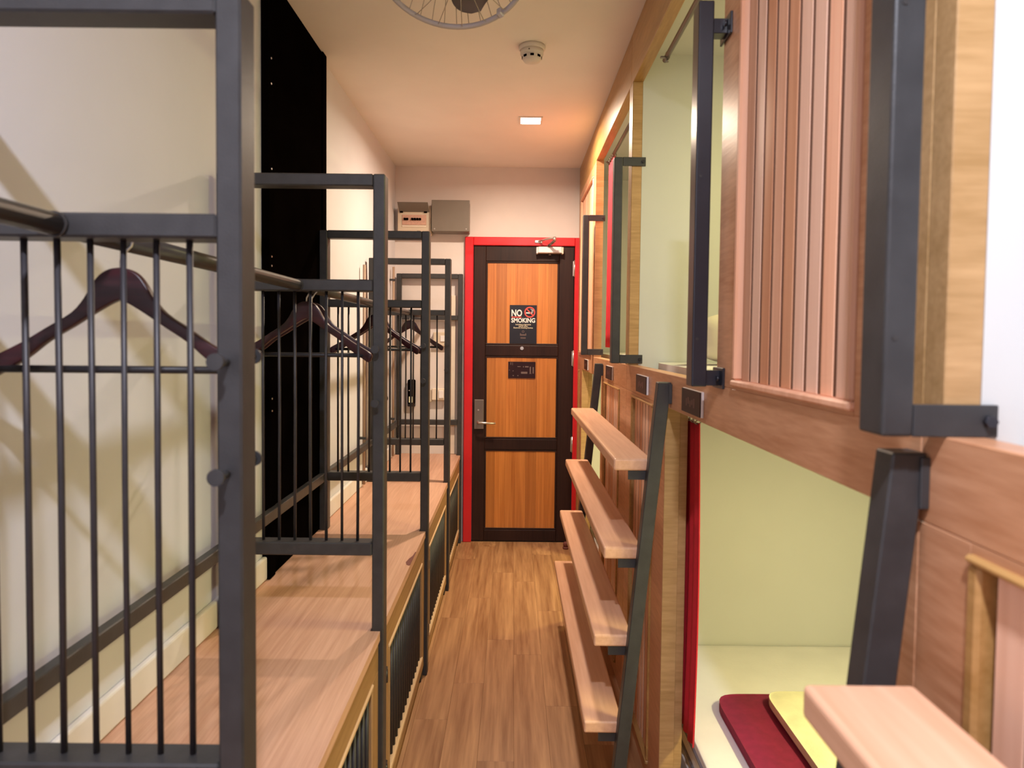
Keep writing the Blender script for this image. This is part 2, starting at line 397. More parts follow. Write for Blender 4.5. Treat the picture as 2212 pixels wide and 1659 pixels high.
# ------------------------------------------------------------------ end wall fittings
def end_wall_fittings():
    y = YE
    b = thing('breaker_box', 'beige circuit breaker box with its flap open on the end wall', 'breaker box', (-.668, y - .001, 2.09))
    bx('body', (-.112, .112, -.085, 0, 0, .19), 'beige', b, .005, 2)
    bx('breaker_strip', (-.080, .080, -.089, -.085, .062, .128), 'brkred', b)
    bx('label_strip', (-.080, .080, -.090, -.085, .048, .058), 'beige2', b)
    for x in (-.062, -.046, -.012, .005, .022, .039):
        bx('breaker_switch', (x - .007, x + .007, -.104, -.088, .092, .106), 'black', b, .002)
    fl = obj('flap', lambda bm: box(bm, -.100, .100, -.004, .0, 0, .10, .0015), 'greybox', b, (0, -.086, .150), (R(62), 0, 0))
    for x in (-.085, .075): bx('flap_hinge', (x - .01, x + .01, -.096, -.084, .142, .152), 'black', b)
    def txt(bm):
        for k in range(8): box(bm, .020 + k * .010, .027 + k * .010, -.0860, -.0845, .012, .020 + (.004 if k in (0, 1) else 0))
    obj('maker_print', txt, 'greybox', b)
    g = thing('metal_box', 'dark grey metal junction box above the door frame corner', 'box', (-.424, y - .001, 2.105))
    bx('body', (-.122, .122, -.105, 0, 0, .205), 'greybox', g, .004, 2)
    bx('cover', (-.126, .126, -.117, -.105, .002, .208), 'greybox', g, .003, 2)
    for x in (-.105, .105):
        obj('screw', lambda bm: tube(bm, [(0, 0, 0), (0, -.003, 0)], .005, 8), 'chrome', g, (x, -.117, .018))
    obj('conduit_stub', lambda bm: tube(bm, [(-.126, -.04, .185), (-.134, -.04, .185)], .012, 8), 'metal', g)
    # sockets and switches
    s = thing('wall_socket', 'beige socket box with a white rocker on the end wall behind the racks', 'socket', (-.492, y - .001, 1.345))
    bx('back_box', (-.050, .050, -.036, 0, 0, .095), 'beige', s, .004, 2)
    bx('rocker', (-.002, .038, -.043, -.036, .030, .072), 'plate_edge', s, .003, 2)
    s = thing('light_switch', 'cream double light switch low on the end wall near the red door frame', 'switch', (-.520, y - .001, .965))
    bx('back_box', (-.065, -.030, -.030, 0, .000, .085), 'beige', s, .004, 2)
    bx('switch_body', (-.030, .065, -.042, 0, .012, .092), 'beige2', s, .005, 2)
    bx('rocker', (.018, .052, -.050, -.042, .026, .080), 'plate_edge', s, .003, 2)
    t = thing('wall_torch', 'black emergency torch in a holder on the end wall', 'torch', (-.690, y - .001, .930))
    bx('holder', (-.026, .026, -.030, 0, .0, .07), 'metal_dark', t, .006, 2)
    bx('torch_body', (-.024, .026, -.045, -.002, .02, .185), 'black', t, .008, 2)
    bx('label_strip', (-.014, -.006, -.047, -.045, .03, .07), 'white_label', t)
    bx('label_strip', (.002, .012, -.047, -.045, .03, .07), 'white_label', t)
    obj('indicator', lambda bm: tube(bm, [(0, 0, 0), (0, -.003, 0)], .004, 8), 'chrome', t, (-.012, -.045, .112))
    c = bx('cable_trunking', (-.424, -.394, y - .018, y - .001, .606, 1.69), 'beige2', bev=.003)
    tag(c, 'pale vertical cable trunking strip beside the red door frame', 'trunking')
    for (yy, z1, lab) in ((3.66, 1.78, 'thin brown conduit on the left wall beyond the third rack frame'), (4.55, 1.86, 'thin brown conduit on the left wall near the end corner')):
        o = thing('wall_conduit', lab, 'conduit', (XL + .017, yy, .61), group='brown conduits on the left wall')
        obj('pipe', lambda bm: tube(bm, [(.008, 0, .01), (.008, 0, z1 - .61)], .008, 8), 'conduit', o)
        for z in (.25, z1 - .70):
            bx('clip', (-.016, .018, -.012, .012, z, z + .012), 'metal', o)
    st = thing('door_stop', 'small reddish brown door stop on the floor by the door', 'door stop', (.368, 4.60, 0))
    obj('base', lambda bm: lathe(bm, [(.022, 0), (.022, .010), (.014, .016)], 14), 'chip', st)
    obj('knob', lambda bm: lathe(bm, [(.012, .014), (.019, .022), (.019, .040), (.010, .046)], 14), 'chip', st)
end_wall_fittings()

# ------------------------------------------------------------------ tall black panel on the left wall
def black_panel():
    y0, y1 = 2.235, 2.915
    p = thing('wall_panel', 'tall black panel reaching the ceiling on the left wall behind the racks', 'panel', (XL + .017, (y0 + y1) / 2, .607))
    h = ZC - .607 - .003; hw = (y1 - y0) / 2
    bx('board', (-.016, .002, -hw + .05, hw - .05, .0, h), 'black', p)
    bx('frame_stile', (-.016, .010, -hw, -hw + .05, 0, h), 'black', p, .002)
    bx('frame_stile', (-.016, .010, hw - .05, hw, 0, h), 'black', p, .002)
    for z in (.12, .55, .59, 1.02, 1.05, 1.33, 1.60, 1.68):
        obj('screw', lambda bm: tube(bm, [(0, 0, 0), (.002, 0, 0)], .0035, 6), 'chrome', p, (.010, -hw + .018, z))
black_panel()

# ------------------------------------------------------------------ bench, lockers
RY = [.877, 1.852, 2.828, 3.792, 4.690]     # near faces of the rack posts
PT = .049                                   # post depth
ZB = .605
def bench():
    def b(bm):
        box(bm, XL + .002, -.379, .30, YE - .002, ZB - .026, ZB)
        ys = [.30] + [v for r in RY for v in (r - .0015, r + PT + .0015)] + [YE - .002]
        for a, c in zip(ys[::2], ys[1::2]):
            if c - a > .005: box(bm, -.379, -.352, a, c, ZB - .026, ZB)
    t = thing('bench_top', 'long pinkish wood laminate bench top running along the left wall', 'bench', (0, 0, ZB))
    o = obj('worktop', b, 'bench', t, (0, 0, -ZB))
    def chip(bm):
        prism(bm, [(-.3715, 2.43), (-.366, 2.405), (-.356, 2.395), (-.3515, 2.40), (-.3515, 2.55), (-.355, 2.545), (-.358, 2.50), (-.366, 2.47)], .0002, .0012, 'z')
    c = obj('chipped_edge', chip, 'chip', t); c['label'] = 'reddish brown chipped edge'
bench()

LOCK_LAB = ['wooden storage locker under the bench nearest the camera',
            'wooden storage locker second from the camera, with black bars facing the aisle',
            'wooden storage locker third from the camera, under the bench',
            'wooden storage locker under the bench end next to the red door frame']
def locker(i):
    y0, y1 = RY[i] + PT + .030, RY[i + 1] - .004
    L = y1 - y0
    t = thing('storage_locker', LOCK_LAB[i], 'locker', (-.356, y0, 0), group='lockers under the bench')
    zt = ZB - .028
    D = .42
    bx('top_rail', (-.020, 0, 0, L, .500, zt), 'front', t, .0015)
    bx('bottom_rail', (-.020, 0, 0, L, .045, .100), 'front', t, .0015)
    bx('stile', (-.020, 0, 0, .075, .100, .500), 'frontv', t, .0015)
    bx('stile', (-.020, 0, L - .075, L, .100, .500), 'frontv', t, .0015)
    bx('side_panel', (-D, -.020, 0, .018, .045, zt), 'frontv', t)
    bx('side_panel', (-D, -.020, L - .018, L, .045, zt), 'frontv', t)
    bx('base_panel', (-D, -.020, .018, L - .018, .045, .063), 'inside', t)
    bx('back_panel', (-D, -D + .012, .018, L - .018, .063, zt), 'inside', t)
    # bevelled pale edge round the barred window
    bx('window_edge', (-.018, .004, .075, L - .075, .488, .500), 'lip', t, .003)
    bx('window_edge', (-.018, .006, .075, L - .075, .100, .120), 'lip', t, .004)
    bx('window_edge', (-.018, .003, .075, .090, .120, .488), 'frontv', t, .003)
    bx('window_edge', (-.018, .003, L - .090, L - .075, .120, .488), 'frontv', t, .003)
    n = 15
    me = fin('bar', (lambda b: (tube(b, [(0, 0, .119), (0, 0, .489)], .0065, 8), b)[1])(bmesh.new()), 'rod')
    for k in range(n):
        link('bar', me, t, (-.008, .090 + (k + .5) * (L - .18) / n, 0))
    bx('cavity_shade_sheet', (-.034, -.030, .080, L - .080, .105, .495), 'inside', t)  # dark sheet added behind the bars in place of the unlit cavity's shade
    for z in (.165, .44):
        obj('hinge', lambda bm: (box(bm, 0, .006, -.012, .016, -.016, .016, .002), tube(bm, [(.005, -.012, -.018), (.005, -.012, .018)], .006, 8)), 'metal_dark', t, (0, .016, z))
    for yy in (.01, L - .055):
        bx('foot', (-.035, -.004, yy, yy + .045, 0, .045), 'inside', t, .002)
        bx('foot', (-D + .01, -D + .05, yy, yy + .045, 0, .045), 'inside', t, .002)
for i in range(4): locker(i)

# ------------------------------------------------------------------ rack frames, rails, hangers
RACK_LAB = ['charcoal metal rack frame nearest the camera, with thin vertical rods',
            'charcoal metal rack frame second from the camera on the bench',
            'charcoal metal rack frame third from the camera on the bench',
            'charcoal metal rack frame fourth from the camera on the bench',
            'charcoal metal rack frame without rods against the end wall']
XR0, XR1 = -.375, -.343
def rack(i):
    y0 = RY[i]; dep = PT if i < 4 else .032
    t = thing('rack_frame', RACK_LAB[i], 'rack', (0, y0, 0), group='rack frames on the bench')
    bx('post', (XR0, XR1, 0, dep, 0, 1.832), 'metal', t, .003)
    bx('post', (-.790, -.757, 0, dep, ZB, 1.832), 'metal', t, .003)
    bx('top_bar', (-.757, XR0, 0, dep, 1.800, 1.832), 'metal', t, .003)
    bx('middle_bar', (-.757, XR0, 0, dep, 1.522, 1.553), 'metal', t, .003)
    bx('bottom_bar', (-.757, XR0, 0, dep, .810, .845), 'metal', t, .003)
    if i < 4:
        bm = bmesh.new(); tube(bm, [(0, 0, .844), (.0015 * (i % 2), .001, 1.2), (0, 0, 1.523)], .0042, 6)
        me = fin('rod', bm, 'rod')
        for k in range(8): link('rod', me, t, (-.419 - .0428 * k, dep / 2, 0), (0, 0, k * 1.3))
    # hook pegs with disc heads on both faces of the aisle post
    if i < 4:
        def peg(bm): tube(bm, [(0, 0, 0), (0, -.030, .002)], .005, 8); tube(bm, [(0, -.030, .002), (0, -.036, .002)], .0105, 14)
        for z in (1.366, 1.224):
            obj('hook_peg', peg, 'metal', t, (-.362, 0, z))
            obj('hook_peg', peg, 'metal', t, (-.358, dep, z + .004), (0, 0, math.pi))
for i in range(5): rack(i)

XRAIL, ZRAIL = -.575, 1.537
def rails():
    labs = ['grey hanging rail passing the camera and ending at the nearest rack frame', 'grey hanging rail between the first and second rack frames from the camera',
            'grey hanging rail between the second and third rack frames', 'grey hanging rail between the third and fourth rack frames', 'grey hanging rail between the fourth rack frame and the end frame']
    wl = ['dark flat wall rail running past the camera low along the left wall', 'dark flat wall rail low behind the first rack bay', 'dark flat wall rail low behind the second rack bay',
          'dark flat wall rail low behind the third rack bay', 'dark flat wall rail low behind the rack bay by the end wall']
    ys = [-.10] + RY
    for i in range(5):
        a = ys[i] + (PT if i else 0) + .0005; b = ys[i + 1] - .0005
        o = thing('hanging_rail', labs[i], 'rail', (XRAIL, a, ZRAIL), group='hanging rails')
        obj('pipe', lambda bm: tube(bm, [(0, 0, 0), (0, b - a, 0)], .0145, 14), 'pipe', o)
        obj('weld_collar', lambda bm: tube(bm, [(0, b - a - .006, 0), (0, b - a, 0)], .0165, 14), 'pipe', o)
        o = thing('wall_rail', wl[i], 'rail', (-.775, a, .825), group='wall rails')
        bx('bar', (-.012, .012, 0, b - a, -.017, .017), 'metal', o, .002)
        bx('bracket', (-.019, -.012, .03, .08, -.012, .012), 'metal', o)
rails()

def hanger_mesh():
    top = [(0, 0), (.014, -.0025), (.027, -.0105), (.038, -.025), (.049, -.045), (.066, -.066), (.099, -.088), (.130, -.109), (.165, -.129), (.185, -.141), (.190, -.150)]
    bot = [(.186, -.163), (.178, -.166), (.160, -.155), (.128, -.134), (.098, -.108), (.066, -.087), (.035, -.066), (.012, -.052), (0, -.047)]
    def dense(P):
        out = []
        for i in range(len(P) - 1):
            p0, p1, p2, p3 = P[max(0, i - 1)], P[i], P[i + 1], P[min(len(P) - 1, i + 2)]
            for k in range(3):
                t = k / 3
                out.append(tuple(.5 * (2 * p1[c] + (p2[c] - p0[c]) * t + (2 * p0[c] - 5 * p1[c] + 4 * p2[c] - p3[c]) * t * t + (3 * p1[c] - p0[c] - 3 * p2[c] + p3[c]) * t ** 3) for c in (0, 1)))
        return out + [P[-1]]
    top, bot = dense(top), dense(bot)
    half = top + bot
    bm = bmesh.new()
    poly = half + [(-x, z) for x, z in reversed(half[1:-1])]
    def yy(x): return .020 * (x / .19) ** 2
    A = [bm.verts.new((x, -.0075 - yy(x), z)) for x, z in poly]; B = [bm.verts.new((x, .0075 - yy(x), z)) for x, z in poly]
    n = len(poly)
    for i in range(n):
        bm.faces.new((A[i], A[(i + 1) % n], B[(i + 1) % n], B[i]))
    def quad(V, fl):
        m = len(half)
        tops = list(range(len(top))); bots = list(range(len(half) - 1, len(top) - 1, -1))
        # right half as strip between top and bottom outlines
        for side in (1, -1):
            def idx(k):
                if side == 1: return k
                return k if k in (0, m - 1) else (n - k)
            a = [V[idx(k)] for k in tops]; b = [V[idx(k)] for k in bots]
            i = j = 0
            while i < len(a) - 1 or j < len(b) - 1:
                if j >= len(b) - 1 or (i < len(a) - 1 and abs(a[i + 1].co.x) <= abs(b[j + 1].co.x)):
                    bm.faces.new((a[i], a[i + 1], b[j])); i += 1
                else:
                    bm.faces.new((a[i], b[j + 1], b[j])); j += 1
    quad(A, 0); quad(B, 1)
    bmesh.ops.recalc_face_normals(bm, faces=bm.faces)
    bmesh.ops.bevel(bm, geom=[e for e in bm.edges if e.calc_face_angle(0) > .9], offset=.0022, segments=2, profile=.5, affect='EDGES')
    for f in bm.faces: f.smooth = True
    return fin('shoulder', bm, 'mahog')

def hangers():
    sh = hanger_mesh()
    bm = bmesh.new()
    r = .0175
    pts = [(0, 0, -.012), (0, 0, .010)] + [(r * math.sin(a), 0, .0405 - r * math.cos(a)) for a in [R(20 - 1 * 0 + d) for d in (10, 40, 70, 100, 130, 160, 190, 220)]]
    tube(bm, pts, .0019, 7)
    hk = fin('hook', bm, 'chrome')
    bm = bmesh.new(); tube(bm, [(-.178, -.018, -.148), (.178, -.018, -.148)], .0055, 8); tb = fin('trouser_bar', bm, 'bar')
    spots = [(1.020, 4, 'dark mahogany wooden coat hanger nearest the camera behind the first rack frame'),
             (1.935, -3, 'reddish mahogany coat hanger in front of a pair behind the second rack frame'),
             (1.985, 6, 'mahogany coat hanger at the back of the pair behind the second rack frame'),
             (2.905, -5, 'dark wooden coat hanger, front one behind the third rack frame'),
             (2.955, 5, 'dark wooden coat hanger, back one behind the third rack frame'),
             (3.870, -2, 'dark wooden coat hanger farthest away, behind the fourth rack frame')]
    proto = None
    for y, rz, lab in spots:
        if proto is None:
            t = thing('coat_hanger', lab, 'hanger', (0, 0, 0), group='wooden coat hangers')
            link('shoulder', sh, t); link('hook', hk, t); link('trouser_bar', tb, t); proto = t
        else:
            t = copy_tree(proto); t['label'] = lab
        t.location = (XRAIL, y, 1.4975); t.rotation_euler = (0, 0, R(rz))
hangers()

# ------------------------------------------------------------------ sleeping pods
def slats_in(par, off, y0, y1, z0, z1, n, xf=.447):
    wd = (y1 - y0) / n
    bm = bmesh.new(); box(bm, 0, .0065, -wd / 2 + .0052, wd / 2 - .0052, z0 - (z0 + z1) / 2, (z1 - z0) / 2, .001)
    base = fin('slat', bm, 'slat')
    meshes = []
    for mat in ('slat', 'slat_pale', 'slat_dark'):
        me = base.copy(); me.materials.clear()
        me.materials.append(M[mat]); me.materials.append(M['groove_shade'])     # slat edges coloured dark, shade between slats painted in
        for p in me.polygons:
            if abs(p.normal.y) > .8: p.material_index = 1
        meshes.append(me)
    order = (1, 0, 1, 1, 2, 0, 2, 1, 0)
    for k in range(n):
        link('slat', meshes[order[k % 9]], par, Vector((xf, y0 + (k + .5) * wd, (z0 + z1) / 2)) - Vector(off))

def pod(y0, y1, up, lo, label, lm=(.16, .13)):
    """up / lo: y ranges of the upper and lower doorways; the rest of the front is slatted"""
    t = thing('sleeping_pod', label, 'bunk pod', (XF, (y0 + y1) / 2, 0), group='wooden sleeping pods')
    O = Vector(t.location)
    g = .0005
    def B(name, dims, mat, bev=.0015, par=t, off=None): return bx(name, dims, mat, par, bev, 1, off=O if off is None else off)
    ZL, ZF, ZH = 1.305, 1.210, 2.370
    B('header_board', (XF, XF + .04, y0 + g, y1 - g, ZH, ZC - .002), 'pod_h')
    B('fascia_board', (XF, XF + .04, y0 + g, y1 - g, ZF, ZL), 'pod_y')
    B('bunk_floor', (XF + .04, XP - .005, y0 + .035, y1 - .035, ZF + .002, ZL - .02), 'pod')
    B('ledge', (XF + .04, XF + .075, y0 + .035, y1 - .035, ZL - .020, ZL - .008), 'pod_y')
    B('pod_ceiling', (XF + .04, XP - .005, y0 + .035, y1 - .035, 2.47, 2.50), 'pod', 0)
    B('bed_base', (XF + .10, XP - .005, y0 + .035, y1 - .035, .0, .110), 'skirt')
    B('plinth', (XF + .006, XF + .10, lo[0], lo[1], .0, .075), 'pod_y')
    for a, b, c, d in ((y0 + g, y0 + .036, 0, 1), (y1 - .036, y1 - g, 1, 0)):
        B('end_board', (XF, XF + .038, a, b, ZL, ZH), 'pod_x')
        B('end_wall', (XF + .038, XP - .005, a, b, .0, ZC - .002), 'pod', 0)
        if not (lo[0] - .04 < (a + b) / 2 < lo[1] + .04):
            pass
    for (a, b), z0, z1, nm in ((up, ZL, ZH, 'upper_panel'), (lo, 0.0, ZF, 'lower_panel')):
        e = .036 if nm == 'upper_panel' else g
        for c, d in ((y0 + e, a), (b, y1 - e)):
            if d - c < .12:
                if d - c > .01: B('filler_board', (XF, XF + .042, c, d, z0, z1), 'pod_y')
                continue
            s0, s1 = c + .115, d - .115
            if nm == 'lower_panel': s0, s1 = c + lm[0], d - lm[1]
            zb, zt = (z0 + .006, z1 - .06) if nm == 'upper_panel' else (.055, z1 - .010)
            def fr(bm):
                box(bm, XF - O.x, XF + .042 - O.x, c - O.y, s0 - O.y, z0, z1, .0015)
                box(bm, XF - O.x, XF + .042 - O.x, s1 - O.y, d - O.y, z0, z1, .0015)
                if zt < z1: box(bm, XF - O.x, XF + .042 - O.x, s0 - O.y, s1 - O.y, zt, z1)
                if zb > z0: box(bm, XF - O.x, XF + .042 - O.x, s0 - O.y, s1 - O.y, z0, zb)
            p = obj(nm, fr, 'pod_y', t)
            bx('backing_board', (XF + .0138, XF + .042, s0 + .001, s1 - .001, zb + .001, zt - .001), 'groove_shade', p, 0, 1, off=O)  # board darkened to imitate shadow at the bottom of the grooves
            n = max(4, round((s1 - s0) / .055))
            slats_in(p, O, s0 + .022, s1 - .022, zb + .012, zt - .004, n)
            for dims in ((s0, s1, zb, zb + .012), (s0, s1, zt - .008, zt)):
                bx('panel_moulding', (XF - .008, XF + .020, dims[0], dims[1], dims[2], dims[3]), 'slat' if nm == 'upper_panel' else 'pod_h', p, .003, 1, off=O)
            for dims in ((s0, s0 + .018), (s1 - .018, s1)):
                bx('panel_moulding', (XF - .005, XF + .026, dims[0], dims[1], zb + .012, zt - .008), 'slat' if nm == 'upper_panel' else 'pod_h', p, .004, 1, off=O)
            # edge of the panel that faces the doorway
            ye = d if (nm == 'upper_panel' and d < b + .01 and d == a) else None
    if up[1] < y1 - .05: B('edge_band', (XF, XF + .042, up[1] - .004, up[1] - .0003, ZL, ZH), 'pod_x', 0)
    B('edge_band', (XF, XF + .042, lo[1] - .004, lo[1] - .0003, 0, ZF), 'pod_x', 0)
    # returns at the lower doorway edges
    B('doorway_return', (XF + .042, XF + .066, lo[1], lo[1] + .020, .0, ZF), 'pod_x')
    B('doorway_return', (XF + .042, XF + .066, lo[0] - .020, lo[0], .0, ZF), 'pod_x')
    return t

pod(-1.280, .742, (-.46, .706), (-1.24, -.04), 'wooden sleeping pod beside the camera with a white interior', (.16, .085))
pod(.742, 2.682, (1.497, 2.646), (.800, 1.990), 'middle wooden sleeping pod with a tall slatted upper panel and open lower bed')
pod(2.682, 4.745, (2.718, 3.800), (3.45, 4.42), 'farthest wooden sleeping pod next to the door')

# lamps inside the pods
def pod_lamp(x, y, z, lab, watt=POD_W):
    t = thing('pod_lamp', lab, 'lamp', (x, y, z), group='lamps inside the pods')
    bx('housing', (-.05, .05, -.16, .16, -.022, 0), 'plate_edge', t, .004, 2)
    bx('diffuser', (-.04, .04, -.15, .15, -.027, -.022), 'glow_p', t, .001)
    ld = bpy.data.lights.new('pod_light', 'AREA'); ld.shape = 'RECTANGLE'; ld.size = .08; ld.size_y = .30
    ld.energy = watt; ld.color = POD_COL
    lo = bpy.data.objects.new('pod_light', ld); COL.objects.link(lo); lo.parent = t; lo.location = (0, 0, -.029)
pod_lamp(1.12, 1.45, 1.209, 'slim lamp under the ceiling of the lower middle berth', POD_W * 1.15)
pod_lamp(1.12, 3.95, 1.209, 'slim lamp under the ceiling of the lower far berth')
pod_lamp(1.12, 1.75, 2.468, 'slim lamp under the ceiling of the upper middle berth')
pod_lamp(1.12, 3.30, 2.468, 'slim lamp under the ceiling of the upper far berth', POD_W * .8)

# ------------------------------------------------------------------ grab rails
def grab_rail(y, z0, z1, lab, mode, mat='metal'):
    """mode 'side': brackets lie on the board edge facing the camera; 'front': feet on the panel front"""
    t = thing('grab_rail', lab, 'handrail', (XF, y, z0), group='grab rails on the pods')
    h = z1 - z0
    bx('bar', (-.066, -.034, 0, .048, 0, h), mat, t, .003, 2)
    for z in (0.0, h - .033):
        if mode == 'side':
            br = bx('bracket', (-.034, .052, 0, .005, z, z + .033), 'metal', t, .001)
            obj('bolt', lambda bm: tube(bm, [(0, 0, 0), (0, -.006, 0)], .0065, 6), 'metal_dark', br, (.033, -.0025, 0))
        else:
            br = bx('bracket', (-.034, -.005, .008, .040, z + (.002 if z == 0 else -.03), z + (.034 if z == 0 else 0)), mat, t, .001)
            zz = z + (.018 if z == 0 else -.015)
            bx('foot_plate', (-.005, 0, -.012, .060, zz - .022, zz + .022), mat, br, .001, 1, off=br.location)
            obj('bolt', lambda bm: tube(bm, [(-.005, 0, 0), (-.010, 0, 0)], .006, 6), 'metal_dark', br, (.0145, -.026, 0))
    for z in (.10, h * .55):
        obj('weld_mark', lambda bm: tube(bm, [(0, .0, 0), (0, -.001, 0)], .003, 6), 'pipe', t, (-.056, 0, z))
    return t
grab_rail(.700, 1.305, 2.09, 'large charcoal grab rail in the right foreground by the white berth', 'side')
grab_rail(1.450, 1.304, 2.098, 'dark navy grab rail beside the tall pink slatted panel', 'front', 'metal_dark')
grab_rail(2.640, 1.311, 2.088, 'charcoal grab rail on the divider between the middle and far pods', 'side')
grab_rail(3.794, 1.316, 2.076, 'grey grab rail farthest away next to the door', 'side')

# ------------------------------------------------------------------ ladders
def ladder(y0, y1, lab, nt=4, tg=.030):
    """y0..y1: outer faces of the two stringers"""
    t = thing('bunk_ladder', lab, 'ladder', (XF, (y0 + y1) / 2, 0), group='bunk ladders')
    O = Vector(t.location)
    def xs(z): return .278 + (z / 1.284) * .124         # left edge of the stringer at height z
    for a in (y0, y1 - .036):
        def st(bm):
            prism(bm, [(xs(0) - O.x, 0), (xs(0) + .036 - O.x, 0), (xs(1.284) + .036 - O.x, 1.284), (xs(1.284) - O.x, 1.284)], a - O.y, a + .036 - O.y)
            bmesh.ops.bevel(bm, geom=list(bm.edges), offset=.002, segments=1, affect='EDGES')
        s = obj('stringer', st, 'metal', t)
        bx('wall_plate', (XF - .010, XF - .0005, a - .004, a + .040, 1.225, 1.280), 'metal', s, .001, 1, off=O)
        obj('bolt', lambda bm: tube(bm, [(0, 0, 0), (-.006, 0, 0)], .007, 6), 'metal_dark', s, (XF - .008 - O.x, a + .018 - O.y, 1.235))
        bx('foot_plate', (xs(0) - .010, xs(0) + .050, a - .006, a + .042, 0, .006), 'metal', s, 0, 1, off=O)
    for k in range(nt):
        z = 1.066 - .252 * k
        xc = xs(z) + .018
        def tr(bm): box(bm, xc - .112 - O.x, xc - .002 - O.x, y0 + .030 - O.y, y1 - tg - O.y, z - .034, z, .006, 3)
        tread = obj('tread', tr, 'tread', t)
        for a in (y0 + .036, y1 - max(.042, tg + .006)):
            bx('tread_bracket', (xc - .07, xc + .012, a, a + .006, z - .060, z - .034), 'metal', tread, 0, 1, off=O)
ladder(1.912, 3.415, 'wide wooden tread ladder with charcoal stringers in the middle of the aisle')
ladder(-.75, .764, 'foreground bunk ladder with one blurred wooden tread at the lower right', tg=.095)

# ------------------------------------------------------------------ number plates
for ya, yb, lab in ((1.590, 1.765, 'maroon berth plate nearest the camera, above the red curtain'), (2.240, 2.425, 'maroon berth plate left of the middle ladder top'),
                    (3.035, 3.22, 'maroon berth plate beyond the middle divider above lower slats'), (4.03, 4.20, 'tiny maroon berth plate closest to the door')):
    t = thing('berth_plate', lab, 'plate', (XF, (ya + yb) / 2, 1.222), group='berth plates')
    hw = (yb - ya) / 2
    bx('backing', (-.007, -.0005, -hw, hw, 0, .060), 'plate_edge', t, .001)
    bx('face', (-.0095, -.007, -hw + .001, hw - .001, .001, .059), 'plate', t, 0)
    def mk(bm):
        for k in range(5):
            a = -hw * .45 + k * hw * .2
            box(bm, -.0099, -.0095, a, a + hw * .12, .018 + .006 * (k % 2), .040 - .004 * (k % 3))
    obj('print', mk, 'plate_ink', t)['kind'] = 'stuff'

# ------------------------------------------------------------------ curtains and curtain rods
def curtain(x, y0, y1, z0, z1, lab, amp=.010, waves=4, spread=.0):
    t = thing('curtain', lab, 'curtain', (x, (y0 + y1) / 2, z0), group='red privacy curtains')
    def sh(bm):
        nu, nv = 48, 14
        V = []
        for layer in (-.0015, .0015):
            G = []
            for j in range(nv + 1):
                v = j / nv; row = []
                sw = 1 - .8 * v * v if spread else 1
                for i in range(nu + 1):
                    u = i / nu
                    a = amp * (.5 + .5 * (1 - v)) * math.sin(u * waves * 2 * math.pi + .4 * math.sin(3 * v))
                    row.append(bm.verts.new((a + layer + spread * (math.sin(v * math.pi * .9 + .2)) , (y0 - y1) / 2 + u * (y1 - y0), v * (z1 - z0))))
                G.append(row)
            V.append(G)
        for G in V:
            for j in range(nv):
                for i in range(nu):
                    f = bm.faces.new((G[j][i], G[j][i + 1], G[j + 1][i + 1], G[j + 1][i])); f.smooth = True
        A, Bq = V
        for j in range(nv):
            for i in (0, nu): bm.faces.new((A[j][i], A[j + 1][i], Bq[j + 1][i], Bq[j][i]))
        for i in range(nu):
            for j in (0, nv): bm.faces.new((A[j][i], A[j][i + 1], Bq[j][i + 1], Bq[j][i]))
    obj('cloth', sh, 'curtain', t)
    nr = 5
    me = fin('ring', (lambda b: (tube(b, [(.011 * math.cos(a), 0, .011 * math.sin(a)) for a in [2 * math.pi * k / 12 for k in range(13)]], .002, 6), b)[1])(bmesh.new()), 'satin')
    for k in range(nr): link('ring', me, t, (0, (y0 - y1) / 2 + (k + .5) / nr * (y1 - y0), z1 - z0 + .008))
def curtain_rod(x, z, y0, y1, lab, brk):
    t = thing('curtain_rod', lab, 'curtain rod', (x, y0, z), group='curtain rods')
    obj('rod', lambda bm: tube(bm, [(0, 0, 0), (0, y1 - y0, 0)], .009, 10), 'satin', t)
    for yy in brk:
        obj('bracket', lambda bm: (box(bm, XF + .042 - x, .006, -.006, .006, -.008, -.004), box(bm, -.006, .006, -.006, .006, -.012, .010),
                                   tube(bm, [(0, 0, -.012), (0, 0, -.022)], .004, 6)), 'satin', t, (0, yy - y0, 0))
curtain_rod(.506, 2.352, .80, 2.40, 'dark curtain rod above the upper middle berth doorway', (2.36, 1.2))
curtain_rod(.506, 2.352, 2.76, 3.78, 'dark curtain rod above the upper far berth doorway', (2.80, 3.74))
curtain_rod(.516, 1.190, .86, 2.10, 'dark curtain rod inside the lower middle berth', (.90, 2.08))
curtain(.506, 3.56, 3.76, 1.36, 2.333, 'red curtain gathered in the upper far berth beside the grey rail', .007, 4)
curtain(.514, 1.90, 2.10, .262, 1.172, 'red curtain gathered at the edge of the lower middle berth', .005, 4, .006)

